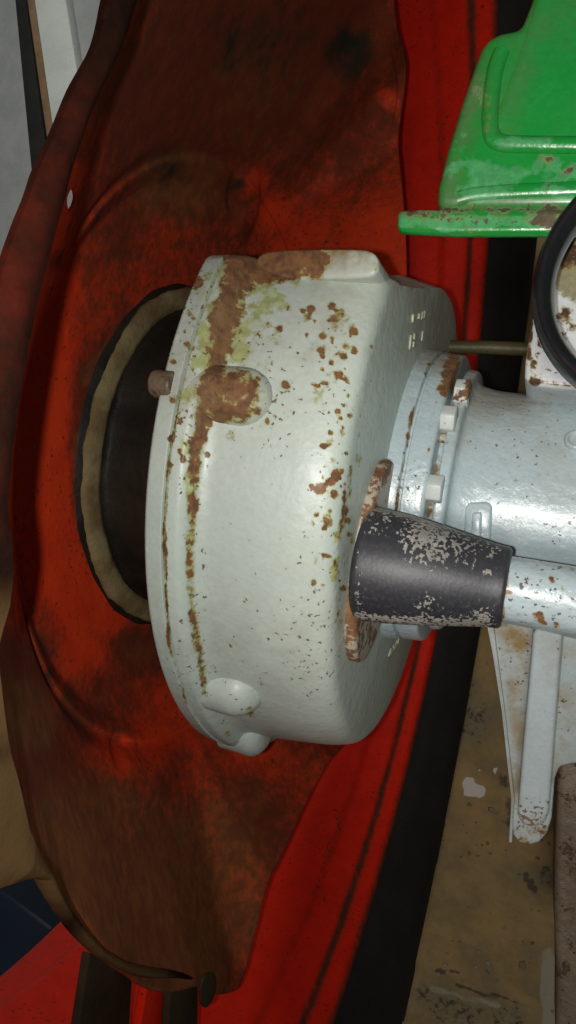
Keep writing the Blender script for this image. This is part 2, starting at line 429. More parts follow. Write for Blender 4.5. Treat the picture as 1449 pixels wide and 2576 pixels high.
# ---- tyre
prof = rounded([(.335, 2.47), (.44, 2.50), (.60, 2.72), (.63, 2.98), (.56, 3.18), (.40, 3.28), (-1.05, 3.28), (-1.2, 3.18), (-1.29, 2.98), (-1.26, 2.72), (-1.12, 2.50), (-1.0, 2.47)], .12, 5)
V, Fc = lathe(prof, 160)
tyre = mk('tyre', V, Fc, 'tyre', tractor)
def lug_mesh(side):
    bm = bmesh.new(); pts = []
    for k, (x, ph) in enumerate([(.60, 0.0), (.60, .085), (.28, .10), (-.30, .21), (-.30, .145), (.26, .02)]):
        pts.append((x if side > 0 else -.66 - x, ph))
    lo = [bm.verts.new((x, (3.16 if abs(x + .33) > .85 else 3.26) * math.sin(p), -(3.16 if abs(x + .33) > .85 else 3.26) * math.cos(p))) for x, p in pts]
    hi = [bm.verts.new((x, 3.40 * math.sin(p), -3.40 * math.cos(p))) for x, p in pts]
    bm.faces.new(lo); bm.faces.new(hi)
    for i in range(6): bm.faces.new((lo[i], lo[(i + 1) % 6], hi[(i + 1) % 6], hi[i]))
    bmesh.ops.recalc_face_normals(bm, faces=bm.faces)
    return bm
NL = 22
for side in (1, -1):
    first = bm_obj('tread_lug', lug_mesh(side), 'tyre', tyre, smooth=False)
    for i in range(1, NL):
        c = first.copy(); scene.collection.objects.link(c)
        c.rotation_euler = (2 * math.pi * i / NL, 0, 0)
    if side < 0: pass

# ---- rim barrel
prof = rounded([(-1.02, 2.50), (-1.04, 2.40), (-.97, 2.36), (-.80, 2.30), (-.70, 2.16), (-.25, 2.16), (-.12, 2.26), (.085, 2.285), (.125, 2.335),
                (.245, 2.345), (.275, 2.40), (.345, 2.415), (.372, 2.47), (.36, 2.53)], .022, 3)
V, Fc = lathe(resample(prof, .03), 300)
P = np.array(V); rim_dark = 0.06 + 0.26 * np.exp(-((P[:, 0] - .105) / .022)**2) + .75 * np.exp(-((P[:, 0] - .265) / .018)**2) + .7 * np.clip((P[:, 0] - .338) / .03, 0, 1)  # darker along the barrel steps and the rusty inboard edge
rim_dark += .25 * np.exp(-((P[:, 0] - .2) / .015)**2) * (RNG.random(len(P)) * .4 + .2)
rim = mk('wheel_rim', V, Fc, 'rim', tractor, True, {'dirt': rim_dark})  # dirt attribute here holds the darker bands along the steps

# ---- wheel disc
XD = .133
inner_px = [(395, -140), (372, -70), (345, 0), (312, 110), (272, 190), (250, 235), (225, 295), (200, 370), (177, 440), (165, 500), (145, 565), (117, 670), (82, 816), (60, 946), (37, 1091), (22, 1241), (20, 1295),
            (32, 1370), (35, 1445), (25, 1525), (2, 1605), (-6, 1650), (0, 1690), (12, 1795), (25, 1887), (50, 1972), (75, 2087), (107, 2160), (135, 2197), (165, 2267), (215, 2337), (260, 2387), (320, 2424), (380, 2440), (440, 2446), (475, 2455)]
outer_px = [(300, -140), (272, -70), (252, 0), (242, 60), (225, 125), (190, 185), (165, 230), (130, 320), (105, 375), (78, 430), (60, 490), (35, 550), (0, 645), (-30, 760), (-60, 900), (-80, 1050), (-95, 1200), (-105, 1260),
            (-110, 1330), (-120, 1420), (-160, 1520), (-230, 1600), (-260, 1680), (-260, 1800), (-240, 1930), (-210, 2050), (-170, 2180), (-120, 2290), (-60, 2270), (0, 2247), (82, 2217), (125, 2287), (175, 2357), (235, 2412), (300, 2452), (360, 2470), (415, 2464), (470, 2466)]
edge_px = [(985, -60), (985, 60), (1000, 108), (1018, 150), (1020, 230), (1000, 340), (1012, 430), (1025, 560), (1030, 690), (1032, 800), (1030, 950), (1026, 1150), (1020, 1400), (1010, 1560),
           (985, 1690), (935, 1765), (880, 1850), (830, 1915), (760, 2060), (715, 2160), (670, 2250), (655, 2330), (642, 2430), (615, 2488), (560, 2505), (500, 2480)]
poly = []
for u, v in edge_px:
    q = onx(u, v, XD); poly.append((math.atan2(q[2], q[1]), math.hypot(q[1], q[2])))
def shift_out(pts, w):
    pts = np.array(pts, float); out = []
    for i in range(len(pts)):
        d = pts[min(i + 1, len(pts) - 1)] - pts[max(i - 1, 0)]; d /= np.linalg.norm(d); out.append(pts[i] + w * np.array([-d[1], d[0]]))
    return out
for (u, v) in shift_out(inner_px[:33], 26):
    q = onx(u, v, XD); poly.append((math.atan2(q[2], q[1]), math.hypot(q[1], q[2])))
poly = [(a if a > -2.0 else a + 2 * math.pi, r) for a, r in poly]
poly.sort(); pa = np.array([a for a, r in poly]); pr = np.array([r for a, r in poly])
def edge_r(a):
    a = (a + 2.0) % (2 * math.pi) - 2.0
    if pa[0] <= a <= pa[-1]: return float(np.interp(a, pa, pr))
    return 1.60
DP = [(.60, -.49), (.70, -.470), (.90, -.425), (1.02, -.388), (1.055, -.352), (1.075, -.330), (1.088, -.338), (1.105, -.322), (1.14, -.268), (1.30, -.14), (1.48, .02), (1.565, .105), (1.60, .133)]
NA, NR = 900, 150
rr = np.linspace(.60, 1.60, NR); xx = np.interp(rr, [d[0] for d in DP], [d[1] for d in DP])
kern = np.array([1, 2, 3, 2, 1.]) / 9; xs_ = np.convolve(np.pad(xx, 2, mode='edge'), kern, 'valid'); xx = np.where((rr > 1.0) & (rr < 1.14), xx * .5 + xs_ * .5, xs_)
ang = np.linspace(-math.pi, math.pi, NA, endpoint=False)
rr_u, xx_u, ang_u = rr, xx, ang
ER = np.array([edge_r(a) for a in ang]); ER = np.convolve(np.pad(ER, 7, mode='wrap'), np.hanning(17)[1:-1] / np.hanning(17).sum(), 'valid')
# denser rows and columns around the slot in the disc
rr = np.unique(np.concatenate([rr_u, np.arange(1.18, 1.40, .003)])); xx = np.interp(rr, rr_u, xx_u); NR = len(rr)
ang = np.unique(np.concatenate([ang_u, np.arange(1.12, 1.27, .0026)])); ER = np.interp(ang, ang_u, ER); NA = len(ang)
sc = np.clip((rr - 1.12) / .48, 0, 1)
RR = rr[None, :] + (ER[:, None] - 1.60) * sc[None, :]
P = np.stack([np.broadcast_to(xx[None, :], RR.shape), RR * np.cos(ang)[:, None], RR * np.sin(ang)[:, None]], -1).reshape(-1, 3)
P[:, 0] += .012 * np.sin(3 * np.arctan2(P[:, 2], P[:, 1]) + 1) * np.clip((np.hypot(P[:, 1], P[:, 2]) - 1.1) / .4, 0, 1)
P2 = project(P); base_P2 = P2.copy()
def swell(u, v, ru, rv, amp, rot=0.0, hard=2.5):
    c, s = math.cos(rot), math.sin(rot); du, dv = P2[:, 0] - u, P2[:, 1] - v
    a, b_ = (c * du + s * dv) / ru, (-s * du + c * dv) / rv
    P[:, 0] += amp * np.exp(-((a * a + b_ * b_) ** (hard / 2)))
swell(612, 500, 34, 95, .030, .12, 4)
swell(588, 490, 14, 55, -.035, .1, 3)
swell(962, 225, 26, 95, .040, -.06, 4)
swell(345, 1930, 90, 95, .032, .3, 3.5)
swell(290, 1880, 16, 40, -.03, .1, 3)
swell(540, 2440, 40, 50, .015, 0, 3)
P[:, 0] += .006 * np.sin(P[:, 1] * 9 + 2 * np.sin(P[:, 2] * 5)) * np.clip((np.hypot(P[:, 1], P[:, 2]) - 1.15) * 4, 0, 1)
Fc = []
holes = [(176, 500, 10, 33, -.14)]
kill = set()
P2 = project(P)
for (u, v, ru, rv, rot) in holes:   # slot: drop the faces that lie inside its lens-shaped outline
    c, s_ = math.cos(rot), math.sin(rot)
    du, dv = P2[:, 0] - u, P2[:, 1] - v; a, b_ = c * du - s_ * dv, s_ * du + c * dv
    rad = np.hypot(P[:, 1], P[:, 2])
    for i in np.where((abs(b_) < rv) & (abs(a) < ru * np.maximum(0, 1 - (b_ / rv) ** 2)) & (rad > 1.15) & (rad < 1.45))[0]:
        kill.add(divmod(int(i), NR))
for i in range(NA):
    j = (i + 1) % NA
    for k in range(NR - 1):
        if (i, k) not in kill: Fc.append((i * NR + k, i * NR + k + 1, j * NR + k + 1, j * NR + k))
dirt = [dot(650, 120, 360, 1.1), dot(300, 200, 160, .9), dot(560, 420, 260, .7), dot(420, 330, 230, .75), dot(850, 250, 200, .75), dot(450, 470, 150, .9), dot(780, 420, 120, .35), dot(500, 600, 160, .6),
        (180, 1150, 200, 1380, 20, .6), (330, 800, 215, 950, 34, .7), (215, 950, 185, 1150, 30, .7), (200, 1380, 240, 1430, 14, .4),
        (10, 1680, 200, 2200, 90, .95), (200, 2200, 480, 2440, 110, 1.0), dot(420, 2200, 210, .85), dot(640, 2100, 170, .6), dot(250, 2050, 140, .7), dot(760, 1950, 90, .5),
        dot(480, 2400, 130, .95), dot(610, 2300, 80, .6), dot(350, 1640, 90, .85), dot(280, 1750, 110, .5), dot(180, 1800, 80, .65), dot(100, 1640, 45, .6),
        dot(300, 560, 120, .55), dot(140, 640, 40, .1), dot(700, 700, 300, .28), dot(80, 1300, 60, .12)]
grease_shade = [dot(640, 90, 240, .52), dot(820, 330, 130, .32), dot(380, 250, 140, .36), dot(430, 430, 85, .55), dot(880, 130, 90, .75), dot(590, 470, 45, .65), dot(130, 1700, 50, .55), dot(180, 1790, 40, .5), dot(560, 300, 160, .35), dot(340, 1620, 60, .45),  # broad upper dots paint shade at the disc's top; small ones are grime
          dot(480, 560, 90, .35), dot(520, 2470, 40, .4)]
clean = path([(150, 720, 36, .5), (115, 850, 50, .75), (95, 1000, 64, 1.0), (95, 1150, 70, 1.1), (110, 1300, 74, 1.1), (140, 1420, 72, 1.1), (200, 1500, 60, 1.1), (270, 1540, 34, 1.0)]) + [
    (175, 430, 140, 600, 30, .45), dot(690, 540, 60, .6), dot(760, 620, 110, .45), dot(930, 600, 90, .5), dot(980, 250, 40, .35), dot(640, 460, 40, .5), dot(380, 1860, 60, .35), dot(300, 1900, 50, .3),
    dot(200, 1640, 70, .35), (640, 1900, 780, 1960, 50, .25), dot(980, 690, 60, .4), dot(480, 640, 120, .25), dot(420, 1760, 60, .2)]
P2 = project(P)
dfield = .52 + .5 * seg_field(P2, dirt) - .95 * seg_field(P2, clean)
olive = seg_field(P2, [dot(250, 2200, 300, 1.0), dot(480, 2230, 260, 1.0), dot(560, 2050, 160, .6), dot(450, 2420, 160, 1.0), dot(60, 1800, 120, .9), dot(450, 470, 150, .8), dot(650, 200, 250, .5), (200, 1100, 215, 1350, 30, .8), (350, 790, 220, 950, 30, .8), dot(350, 1650, 60, .6)])
disc = mk('wheel_disc', P, Fc, 'disc', tractor, True, {'dirt': dfield, 'grease_shade': grease_shade, 'olive': olive})
sm = disc.modifiers.new('thickness', 'SOLIDIFY'); sm.thickness = .006 * S; sm.offset = 0
tag(disc, 'mud caked red pressed steel wheel disc with wavy edge')

# ---- mounting ring in front of the disc edge
XR = .205
def arc_resample(pts, n):
    pts = np.array(chaikin(pts, 1)); d = np.concatenate([[0], np.cumsum(np.linalg.norm(np.diff(pts, axis=0), axis=1))]); d /= d[-1]
    t_ = np.linspace(0, 1, n); return np.stack([np.interp(t_, d, pts[:, 0]), np.interp(t_, d, pts[:, 1])], 1)
def resample_keys(pts, keys, n):
    """resample piecewise between key indices so that inner and outer curves stay in step"""
    out = []
    for a, b_ in zip(keys[:-1], keys[1:]):
        q = arc_resample(pts[a:b_ + 1], n); out.append(q[:-1])
    out.append(np.array([pts[keys[-1]]], float)); return np.concatenate(out)
NI = 60
I = resample_keys(inner_px, [0, 10, 19, 26, 28, 31, 35], NI); O = resample_keys(outer_px, [0, 11, 20, 29, 30, 33, 37], NI)
def ring_x(i, n): # distance from the disc shrinks towards the lower end
    f = i / (n - 1); return XR - .055 * max(0.0, (f - .55) / .45)
V = []; NC = 9; n_ = len(I); Fc = []
for i in range(n_):
    xr = ring_x(i, n_)
    a, b_ = I[i], O[i] + (I[i] - O[i]) * min(.25, 16.0 / max(np.linalg.norm(I[i] - O[i]), 1.0))
    wide = np.linalg.norm(a - b_)
    for k in range(NC):
        f = k / (NC - 1); p_ = a * (1 - f) + b_ * f
        lift = .014 * math.sin(math.pi * f) * min(1.0, 110.0 / max(wide, 1))
        q = onx(p_[0], p_[1], xr); q = np.array(q); q[0] += lift; V.append(tuple(q))
    # back edges
    q = np.array(onx(b_[0], b_[1], xr)); q[0] -= .012; V.append(tuple(q))
    q = np.array(onx(a[0], a[1], xr)); q[0] -= .02; V.append(tuple(q))
K = NC + 2
for i in range(n_ - 1):
    for k in range(K):
        k2 = (k + 1) % K; Fc.append((i * K + k, i * K + k2, (i + 1) * K + k2, (i + 1) * K + k))
Fc.append(tuple(range(K))); Fc.append(tuple((n_ - 1) * K + k for k in range(K)))
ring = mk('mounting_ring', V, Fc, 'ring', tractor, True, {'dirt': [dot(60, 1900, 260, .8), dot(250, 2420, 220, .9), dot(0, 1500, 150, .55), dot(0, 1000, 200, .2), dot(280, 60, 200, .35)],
                                                     'grease_shade': [dot(330, 30, 60, .25)], 'clay': [dot(0, 1700, 250, .9), dot(60, 2100, 260, 1.0), dot(300, 2420, 160, .95)]})
tag(ring, 'rolled outer mounting ring with wide tan lug')

# rim brackets seen below the disc
def plate_px(name, px, x0, thick, mat, parent, bevel=.008, attrs=None):
    return prism(name, [onx(u, v, x0) for u, v in px], thick, mat, parent, bevel, attrs, direction=(-1, 0, 0))
def barrel_bar(name, u, v, w, mat, parent):
    return None
plate_px('rim_bracket', [(226, 2400), (335, 2440), (290, 3150), (110, 3150)], -.12, .03, 'lug', rim, .006)
plate_px('rim_bracket', [(432, 2430), (500, 2440), (490, 3150), (400, 3150)], .06, .03, 'lug', rim, .006)
plate_px('bracket_tab', chaikin([(512, 2462), (526, 2446), (540, 2452), (545, 2482), (536, 2520), (518, 2540), (506, 2524), (506, 2490)], 2, True), .150, .01, 'lug', disc, .003)
plate_px('bracket_tab', chaikin([(352, 2480), (432, 2455), (435, 2500), (415, 3150), (310, 3150)], 1, True), .02, .03, 'rim', rim, .006)

# ---- hub
V, Fc = lathe(rounded([(-.52, .70), (-.475, .69), (-.45, .655), (-.445, .60), (-.435, .575), (-.40, .565), (-.36, .56), (-.10, .55), (-.02, .55)], .012, 3), 128, wob=lambda a, x: .004 * math.sin(9 * a + 20 * x) + .003 * math.sin(23 * a))
hub = mk('wheel_hub', V, Fc, 'hub', tractor)
V, Fc = lathe(rounded([(-.47, .668), (-.446, .664), (-.438, .645), (-.435, .608), (-.445, .59)], .01, 3), 160, wob=lambda a, x: .004 * math.sin(3 * a + 1) + .002 * math.sin(11 * a) + .0012 * math.sin(29 * a) + .001 * math.sin(67 * a + 2))
mk('clay_ring', V, Fc, 'clay', hub)

# ---- final drive housing
hp = [(-.01, .60), (-.01, .955), (.0, .985), (.012, 1.0), (.058, 1.003), (.0605, .982), (.0675, .982), (.070, 1.002), (.098, .998), (.112, .985), (.124, .958), (.150, .945), (.370, .912), (.456, .885), (.466, .72), (.474, .40), (.48, .30)]
hp = rounded(hp, [0, .01, .008, .006, .002, 0, 0, .002, .008, .008, .012, .012, .03, .040, .05, .02, 0], 5)
CUT = [(-180, 2), (-56, 2), (-50, 1.02), (-41, .91), (-28, .855), (-10, .775), (0, .748), (10, .728), (19, .718), (30, .735), (40, .775), (48, .835), (54, .925), (59, 1.03), (64, 1.4), (180, 2)]
CA, CR = np.radians([c[0] for c in CUT]), np.array([c[1] for c in CUT], float)
def wobH(a, x, r):
    # cast body: flattened forward side with a rounded upper corner
    a = (a + math.pi) % (2 * math.pi) - math.pi
    c = float(np.interp(a, CA, CR)) - .03 * max(0, (x - .34)) / .1
    h = max(0.0, 1 - abs(r - c) / .05)
    return min(r, c) - .0125 * h * h - r
V, Fc = lathe(resample(hp, .010), 860, wob=wobH)
wear = (path([(605, 600, 62, .8), (600, 700, 54, .78), (572, 800, 46, .74), (550, 880, 42, .7), (535, 950, 30, .62), (508, 1040, 26, .66), (494, 1120, 24, .72), (487, 1220, 20, .62), (482, 1300, 17, .48), (478, 1400, 16, .52),
              (480, 1480, 19, .60), (487, 1560, 18, .55), (496, 1620, 17, .52), (510, 1690, 15, .54), (518, 1750, 12, .46)])
        + [(640, 640, 790, 650, 36, .95), (640, 690, 780, 680, 26, .8), (660, 700, 720, 690, 24, .8), (760, 650, 800, 690, 18, .7), dot(640, 760, 28, .5), dot(600, 830, 18, .45), dot(497, 710, 18, .85), dot(645, 1035, 18, .7), dot(525, 1065, 12, .8), dot(520, 1145, 12, .8), dot(690, 690, 40, .7),
           dot(890, 830, 16, .75), dot(850, 800, 34, .50), dot(775, 795, 10, .5), dot(745, 810, 14, .38), dot(850, 900, 28, .48), dot(795, 990, 20, .44), dot(825, 1115, 22, .5), dot(805, 1230, 20, .68), dot(835, 1160, 16, .38),
           dot(700, 865, 8, .48), dot(680, 1340, 10, .33), dot(795, 1420, 14, .55), dot(830, 950, 20, .44), dot(770, 800, 18, .45), dot(870, 870, 14, .5), dot(800, 1030, 16, .42), dot(790, 1330, 14, .42), dot(860, 1090, 14, .45), dot(450, 800, 12, .4), dot(752, 1600, 9, .48), dot(485, 800, 14, .5), dot(480, 880, 14, .4), dot(530, 640, 30, .35),
           (900, 1150, 870, 1260, 14, .5), (870, 1260, 845, 1420, 13, .42), (845, 1420, 850, 1560, 12, .42), (850, 1560, 885, 1640, 14, .45), dot(630, 1790, 18, .5), dot(575, 1845, 14, .42), dot(375, 1600, 6, .55), dot(580, 1090, 28, .34),
           (470, 950, 425, 1150, 6, .55), (425, 1150, 412, 1330, 6, .62), (412, 1330, 425, 1620, 6, .62), (425, 1620, 470, 1770, 6, .5), (930, 640, 945, 680, 16, .4)])
for k in range(150):
    g = k % 5
    if g < 3: u, v = RNG.normal(835, 34), RNG.uniform(770, 1480)
    elif g == 3: u, v = RNG.uniform(620, 880), RNG.uniform(770, 1080)
    else: u, v = RNG.normal(450, 28), RNG.uniform(680, 1180)
    wear.append(dot(u, v, RNG.uniform(5, 12) * (1.5 if RNG.random() < .12 else 1), RNG.uniform(.45, .85)))
for k in range(40):
    wear.append(dot(RNG.uniform(520, 860), RNG.uniform(1100, 1800), RNG.uniform(4, 7), RNG.uniform(.4, .7)))
under = (path([(590, 640, 70, .5), (545, 760, 64, .62), (505, 900, 48, .62), (480, 1000, 36, .5), (472, 1130, 26, .46), (480, 1300, 22, .4)]) + [(660, 730, 630, 850, 70, .6), (620, 850, 590, 910, 40, .6), (770, 800, 860, 830, 40, .36), (720, 690, 745, 715, 22, .62), dot(850, 800, 60, .36),
          (800, 960, 810, 1060, 34, .36), dot(800, 1240, 30, .34), (500, 1080, 510, 1230, 10, .42), dot(515, 1300, 9, .4), (850, 1330, 838, 1460, 14, .6), dot(690, 900, 110, .32), dot(820, 1020, 60, .36), dot(440, 1000, 20, .45), dot(400, 1120, 20, .3)])
speckf = [(620, 950, 860, 1150, 200, .5), (830, 1000, 780, 1700, 80, .6), (500, 700, 480, 1800, 60, .6), dot(600, 1500, 250, .25), dot(620, 1750, 120, .4)]
dust_shade = [(520, 645, 960, 640, 40, 1.0), (820, 700, 1100, 720, 50, .35), (1080, 740, 1110, 880, 60, .45), dot(1000, 800, 60, .2), (700, 1860, 900, 1860, 40, .25)]  # dust, plus light falloff painted along the wall's top edge
housing = mk('gear_housing', V, Fc, 'grey', tractor, True, {'wear': wear, 'under': under, 'speck': speckf, 'dust': dust_shade})
tag(housing, 'round pale grey cast gear housing with chipped rusty paint')
HA = {'wear': wear + [dot(590, 990, 75, .72), dot(560, 1030, 50, .8), dot(610, 1035, 40, .8), dot(600, 1000, 22, .1), (660, 640, 800, 660, 40, .7)], 'under': under, 'speck': speckf, 'dust': dust_shade}

def boss(u, v, r_on, rad, x0, x1, prot, attrs=HA, mat='boss', taper=1.0):
    q = oncyl(u, v, r_on); a = math.atan2(q[2], q[1]); rc = r_on - rad + prot
    base = (x0, rc * math.cos(a), rc * math.sin(a))
    L = x1 - x0; e = rad * 1.05
    pr = [(0, rad), (L - e, rad * taper)] + [(L - e + e * math.sin(t_), max(.001, rad * taper * math.cos(t_))) for t_ in np.linspace(.1, 1.57, 14)]
    pr = resample([(0, .001)] + pr, .012)
    V, Fc = lathe_dir(pr, base, (1, 0, 0), 64)
    return mk('bolt_boss', V, Fc, mat, housing, True, attrs)
boss(588, 985, .97, .072, .08, .268, .030)
boss(590, 1770, .965, .080, .08, .255, .030, mat='grey')
def boss_ang(a, rc, rad, x0, x1, mat='grey', attrs=HA):
    L = x1 - x0; e = rad * .5
    pr = [(0, .001), (0, rad), (L - e, rad)] + [(L - e + e * math.sin(t_), rad * (.4 + .6 * math.cos(t_))) for t_ in np.linspace(.2, 1.57, 6)] + [(L, .001)]
    V, Fc = lathe_dir(resample(pr, .012), (x0, rc * math.cos(a), rc * math.sin(a)), (1, 0, 0), 64)
    return mk('bolt_boss', V, Fc, mat, housing, True, attrs)
prism('top_lug', [onz(u, v, .80) for u, v in chaikin([(640, 640), (700, 626), (880, 624), (948, 630), (956, 690), (900, 700), (700, 702), (640, 700)], 2, True)], .16, 'grey', housing, .035, HA, 4, 3)
boss_ang(math.pi - .42, .915, .10, .03, .175)   # lug that shows below the rear edge
# bolt end behind the flange
for (u, v, r_) in [(384, 965, .034)]:
    q = onx(u, v, -.025)
    V, Fc = lathe_dir(rounded([(0, .0), (0, r_), (.06, r_), (.06, 0)], .008, 3), (q[0] + .005, q[1], q[2]), (1, 0, 0), 20)
    mk('bolt_end', V, Fc, 'drawbar', housing, True, {'wear': [dot(381, 965, 80, .12)]})
# cast figures on the inboard wall: raised strokes
def stroke(p0, p1, w, mat='grey', x=.47, raise_=.012):
    a, c = np.array(onx(*p0, x)), np.array(onx(*p1, x)); d = c - a; d /= np.linalg.norm(d); n = np.cross([1, 0, 0], d) * w
    return prism('cast_mark', [a + n, c + n, c - n, a - n], raise_ + .012, mat, housing, .003, {'under': np.full(1, .0)} if False else None, 2, direction=(-1, 0, 0))
def mark(pts):
    for (p0, p1) in pts:
        a0, c0 = onx(*p0, .47), onx(*p1, .47)
        stroke(p0, p1, .0034, 'castmark', .474)
M['castmark'] = plain('worn_raised_mark', (.34, .37, .24), (.44, .46, .32), 60, .45, .0002, .5)
mark([((1043, 790), (1041, 812)), ((1058, 788), (1056, 803)), ((1067, 784), (1063, 804)), ((1072, 782), (1069, 800)), ((1037, 842), (1033, 880)), ((1046, 838), (1042, 874)), ((1037, 860), (1044, 856)), ((1066, 832), (1063, 858))])
mark([((980, 1652), (986, 1630)), ((988, 1640), (993, 1622)), ((995, 1632), (1000, 1612)), ((1002, 1620), (1006, 1602)), ((984, 1646), (990, 1632)), ((992, 1636), (997, 1620))])

# ---- axle flange and tube
CY, CZ = -.018, .03
fp = rounded([(.44, .30), (.44, .56), (.447, .525), (.462, .508), (.512, .498), (.5155, .484), (.5215, .484), (.525, .496), (.590, .490), (.592, .38)], [0, .0, .012, .02, .003, 0, 0, .003, .012, 0], 4)
V, Fc = lathe(resample(fp, .014), 360, (CY, CZ))
fl_wear = [(1080, 915, 1035, 1050, 7, .44), (1035, 1050, 995, 1285, 8, .5), (1142, 908, 1115, 980, 22, .8), (1100, 1000, 1060, 1220, 8, .45), (1060, 1220, 1050, 1310, 8, .45), dot(1020, 1200, 30, .28), dot(990, 1270, 14, .4)]
flange = mk('axle_flange', V, Fc, 'grey_blue', tractor, True, {'wear': fl_wear, 'speck': [dot(1030, 1200, 90, .8)], 'dust': [(1060, 900, 1150, 920, 30, .5)]})
tp = rounded([(.585, .408), (.606, .408), (.608, .446), (.640, .440), (.644, .398), (.70, .383), (.80, .378), (.98, .378), (1.12, .39), (1.3, .45), (1.6, .53), (2.2, .58), (4.0, .58)], [0, .01, .008, .01, .02, .05, .06, .06, .06, .1, .1, .1, 0], 5)
V, Fc = lathe(resample(tp, .02), 260, (CY, CZ))
tw = [(1112, 1020, 1075, 1200, 10, .46), (1100, 1150, 1075, 1300, 14, .44), (1110, 1040, 1080, 1260, 14, .30), dot(1130, 1110, 40, .25), dot(1090, 1260, 20, .42), dot(1090, 1300, 20, .36), dot(1430, 1070, 12, .5), dot(1300, 1210, 12, .36), dot(1160, 1130, 20, .3)]
axle = mk('axle_tube', V, Fc, 'grey_blue', tractor, True, {'wear': tw, 'speck': [dot(1250, 1180, 180, .55), dot(1420, 1330, 60, .9)], 'dust': [(1150, 1010, 1330, 1020, 50, .45), dot(1160, 1090, 50, .4)]})
for (u, v, x) in [(1110, 985, .592), (1150, 957, .61), (1060, 1215, .592)]:
    q = np.array(onx(u, v, x))
    d = q[1:] - np.array([CY, CZ]); d = d / np.linalg.norm(d) * .456
    b_ = hexbolt('flange_bolt', (x - .005, CY + d[0], CZ + d[1]), (1, 0, 0), .042, .042, 'grey_bolt', flange)
# studs joining the two flange faces
for k in range(10):
    a = 2 * math.pi * k / 10 + .5
    tube('stud', [(.57, CY + .418 * math.cos(a), CZ + .418 * math.sin(a)), (.63, CY + .418 * math.cos(a), CZ + .418 * math.sin(a))], .014, 'rusty', flange, 10)
# raised casting pad and round plug on the tube
q = [onz(u, v, .425) for u, v in [(1166, 1360), (1170, 1275), (1180, 1264), (1226, 1262), (1238, 1272), (1234, 1360)]]
pad = prism('casting_pad', q, .09, 'grey_blue', axle, .008, None, 3)
prism('pad_rib', [onz(u, v, .436) for u, v in [(1184, 1360), (1188, 1290), (1212, 1288), (1210, 1360)]], .05, 'grey_blue', axle, .006, None, 3)
q = oncyl(1452, 1108, .385, CY, CZ); d = Vector((0, q[1] - CY, q[2] - CZ)).normalized()
V, Fc = lathe_dir(rounded([(-.02, .034), (.012, .034), (.016, .026), (.006, .020), (.006, .001)], .004, 3), tuple(Vector(q) - d * .005), d, 28)
mk('oil_plug', V, Fc, 'grey_blue', axle)

# ---- lever socket plate, rubber sleeve and lever tube
LY, LZ = -.205, .655
pts = []
for k in range(40):
    a = 2 * math.pi * k / 40; ry = .285; rz = .17
    pts.append((.492, LY - .005 + ry * math.cos(a), .56 + rz * math.sin(a) * (1.0 if math.sin(a) > 0 else 1.4)))
prism('socket_plate', pts, .075, 'rusty', tractor, .012, {'wear': [(905, 1180, 870, 1620, 60, .1)], 'under': [(850, 1350, 842, 1500, 8, .5)]}, 3, 1, (-1, 0, 0))
sp = rounded([(.478, .05), (.478, .140), (.490, .152), (.60, .140), (.80, .103), (.832, .100), (.838, .093), (.838, .05)], [0, .01, .012, .05, .05, .006, .004, 0], 4)
V, Fc = lathe(resample(sp, .01), 120, (LY, LZ))
swear = [dot(1080, 1350, 90, .46), dot(1150, 1360, 90, .3), dot(1180, 1340, 50, .25), dot(950, 1330, 40, .3), dot(970, 1300, 30, .38), (900, 1550, 1000, 1560, 14, .5), (1000, 1560, 1220, 1575, 22, .45), dot(1075, 1520, 40, .3), dot(1240, 1380, 26, .38), dot(1230, 1440, 14, .42),
         (900, 1300, 930, 1285, 16, .5), (920, 1278, 1000, 1290, 10, .5), (1000, 1290, 1270, 1362, 9, .55), dot(1210, 1560, 34, .5), dot(900, 1500, 14, .35), (900, 1380, 905, 1540, 10, .28)]
sleeve = mk('rubber_sleeve', V, Fc, 'sleeve', tractor, True, {'wear': swear})
tag(sleeve, 'tapered black rubber sleeve with scraped off paint')
V, Fc = lathe(resample([(.80, .079), (1.6, .080), (2.6, .080)], .012), 80, (LY, LZ + .005))
mk('lever_tube', V, Fc, 'grey_blue', tractor, True, {'wear': [(1272, 1400, 1260, 1560, 13, .62), dot(1280, 1490, 18, .5), dot(1355, 1550, 16, .66), dot(1365, 1565, 12, .6), dot(1385, 1460, 14, .45), dot(1370, 1430, 10, .5), dot(1340, 1480, 24, .36), dot(1400, 1572, 14, .5), dot(1420, 1480, 14, .42), dot(1310, 1545, 10, .45), dot(1295, 1520, 12, .4), dot(1440, 1430, 14, .5)],
                                          'speck': [dot(1350, 1490, 150, .8)]})

# ---- green bracket
GZ = .74
def gz(px, z): return [onz(u, v, z) for u, v in px]
gA = {'wear': [(1000, 535, 1449, 530, 14, .46), (1000, 550, 1449, 550, 20, .40), dot(1380, 545, 40, .5), dot(1040, 535, 24, .55), (1180, 120, 1215, 300, 22, .3), dot(1375, 400, 22, .55), dot(1405, 430, 14, .45), dot(1180, 215, 22, .3), (1190, 240, 1230, 170, 16, .3), dot(1430, 430, 16, .5), dot(1200, 545, 60, .38), (1230, 95, 1290, 75, 18, .35), (1225, 240, 1225, 350, 16, .34)],
      'under': [(1130, 440, 1449, 430, 60, .56), (1150, 480, 1449, 485, 30, .7), (1230, 360, 1400, 355, 22, .7), (1190, 250, 1140, 430, 36, .4), (1010, 558, 1449, 558, 24, .85), dot(1240, 120, 20, .45), dot(1300, 430, 90, .33)], 'dust': [(1205, 110, 1110, 520, 42, .8), (1100, 505, 1449, 512, 16, .7), (1250, 330, 1350, 60, 44, .35), (1100, 515, 1449, 515, 14, .45), (1215, 90, 1320, 85, 26, .4)], 'speck': [(1010, 545, 1449, 545, 40, .9), dot(1380, 480, 60, .8)]}  # mint bands paint a sheen on panel and ridge; scuffs along the flange
bm = bmesh.new()
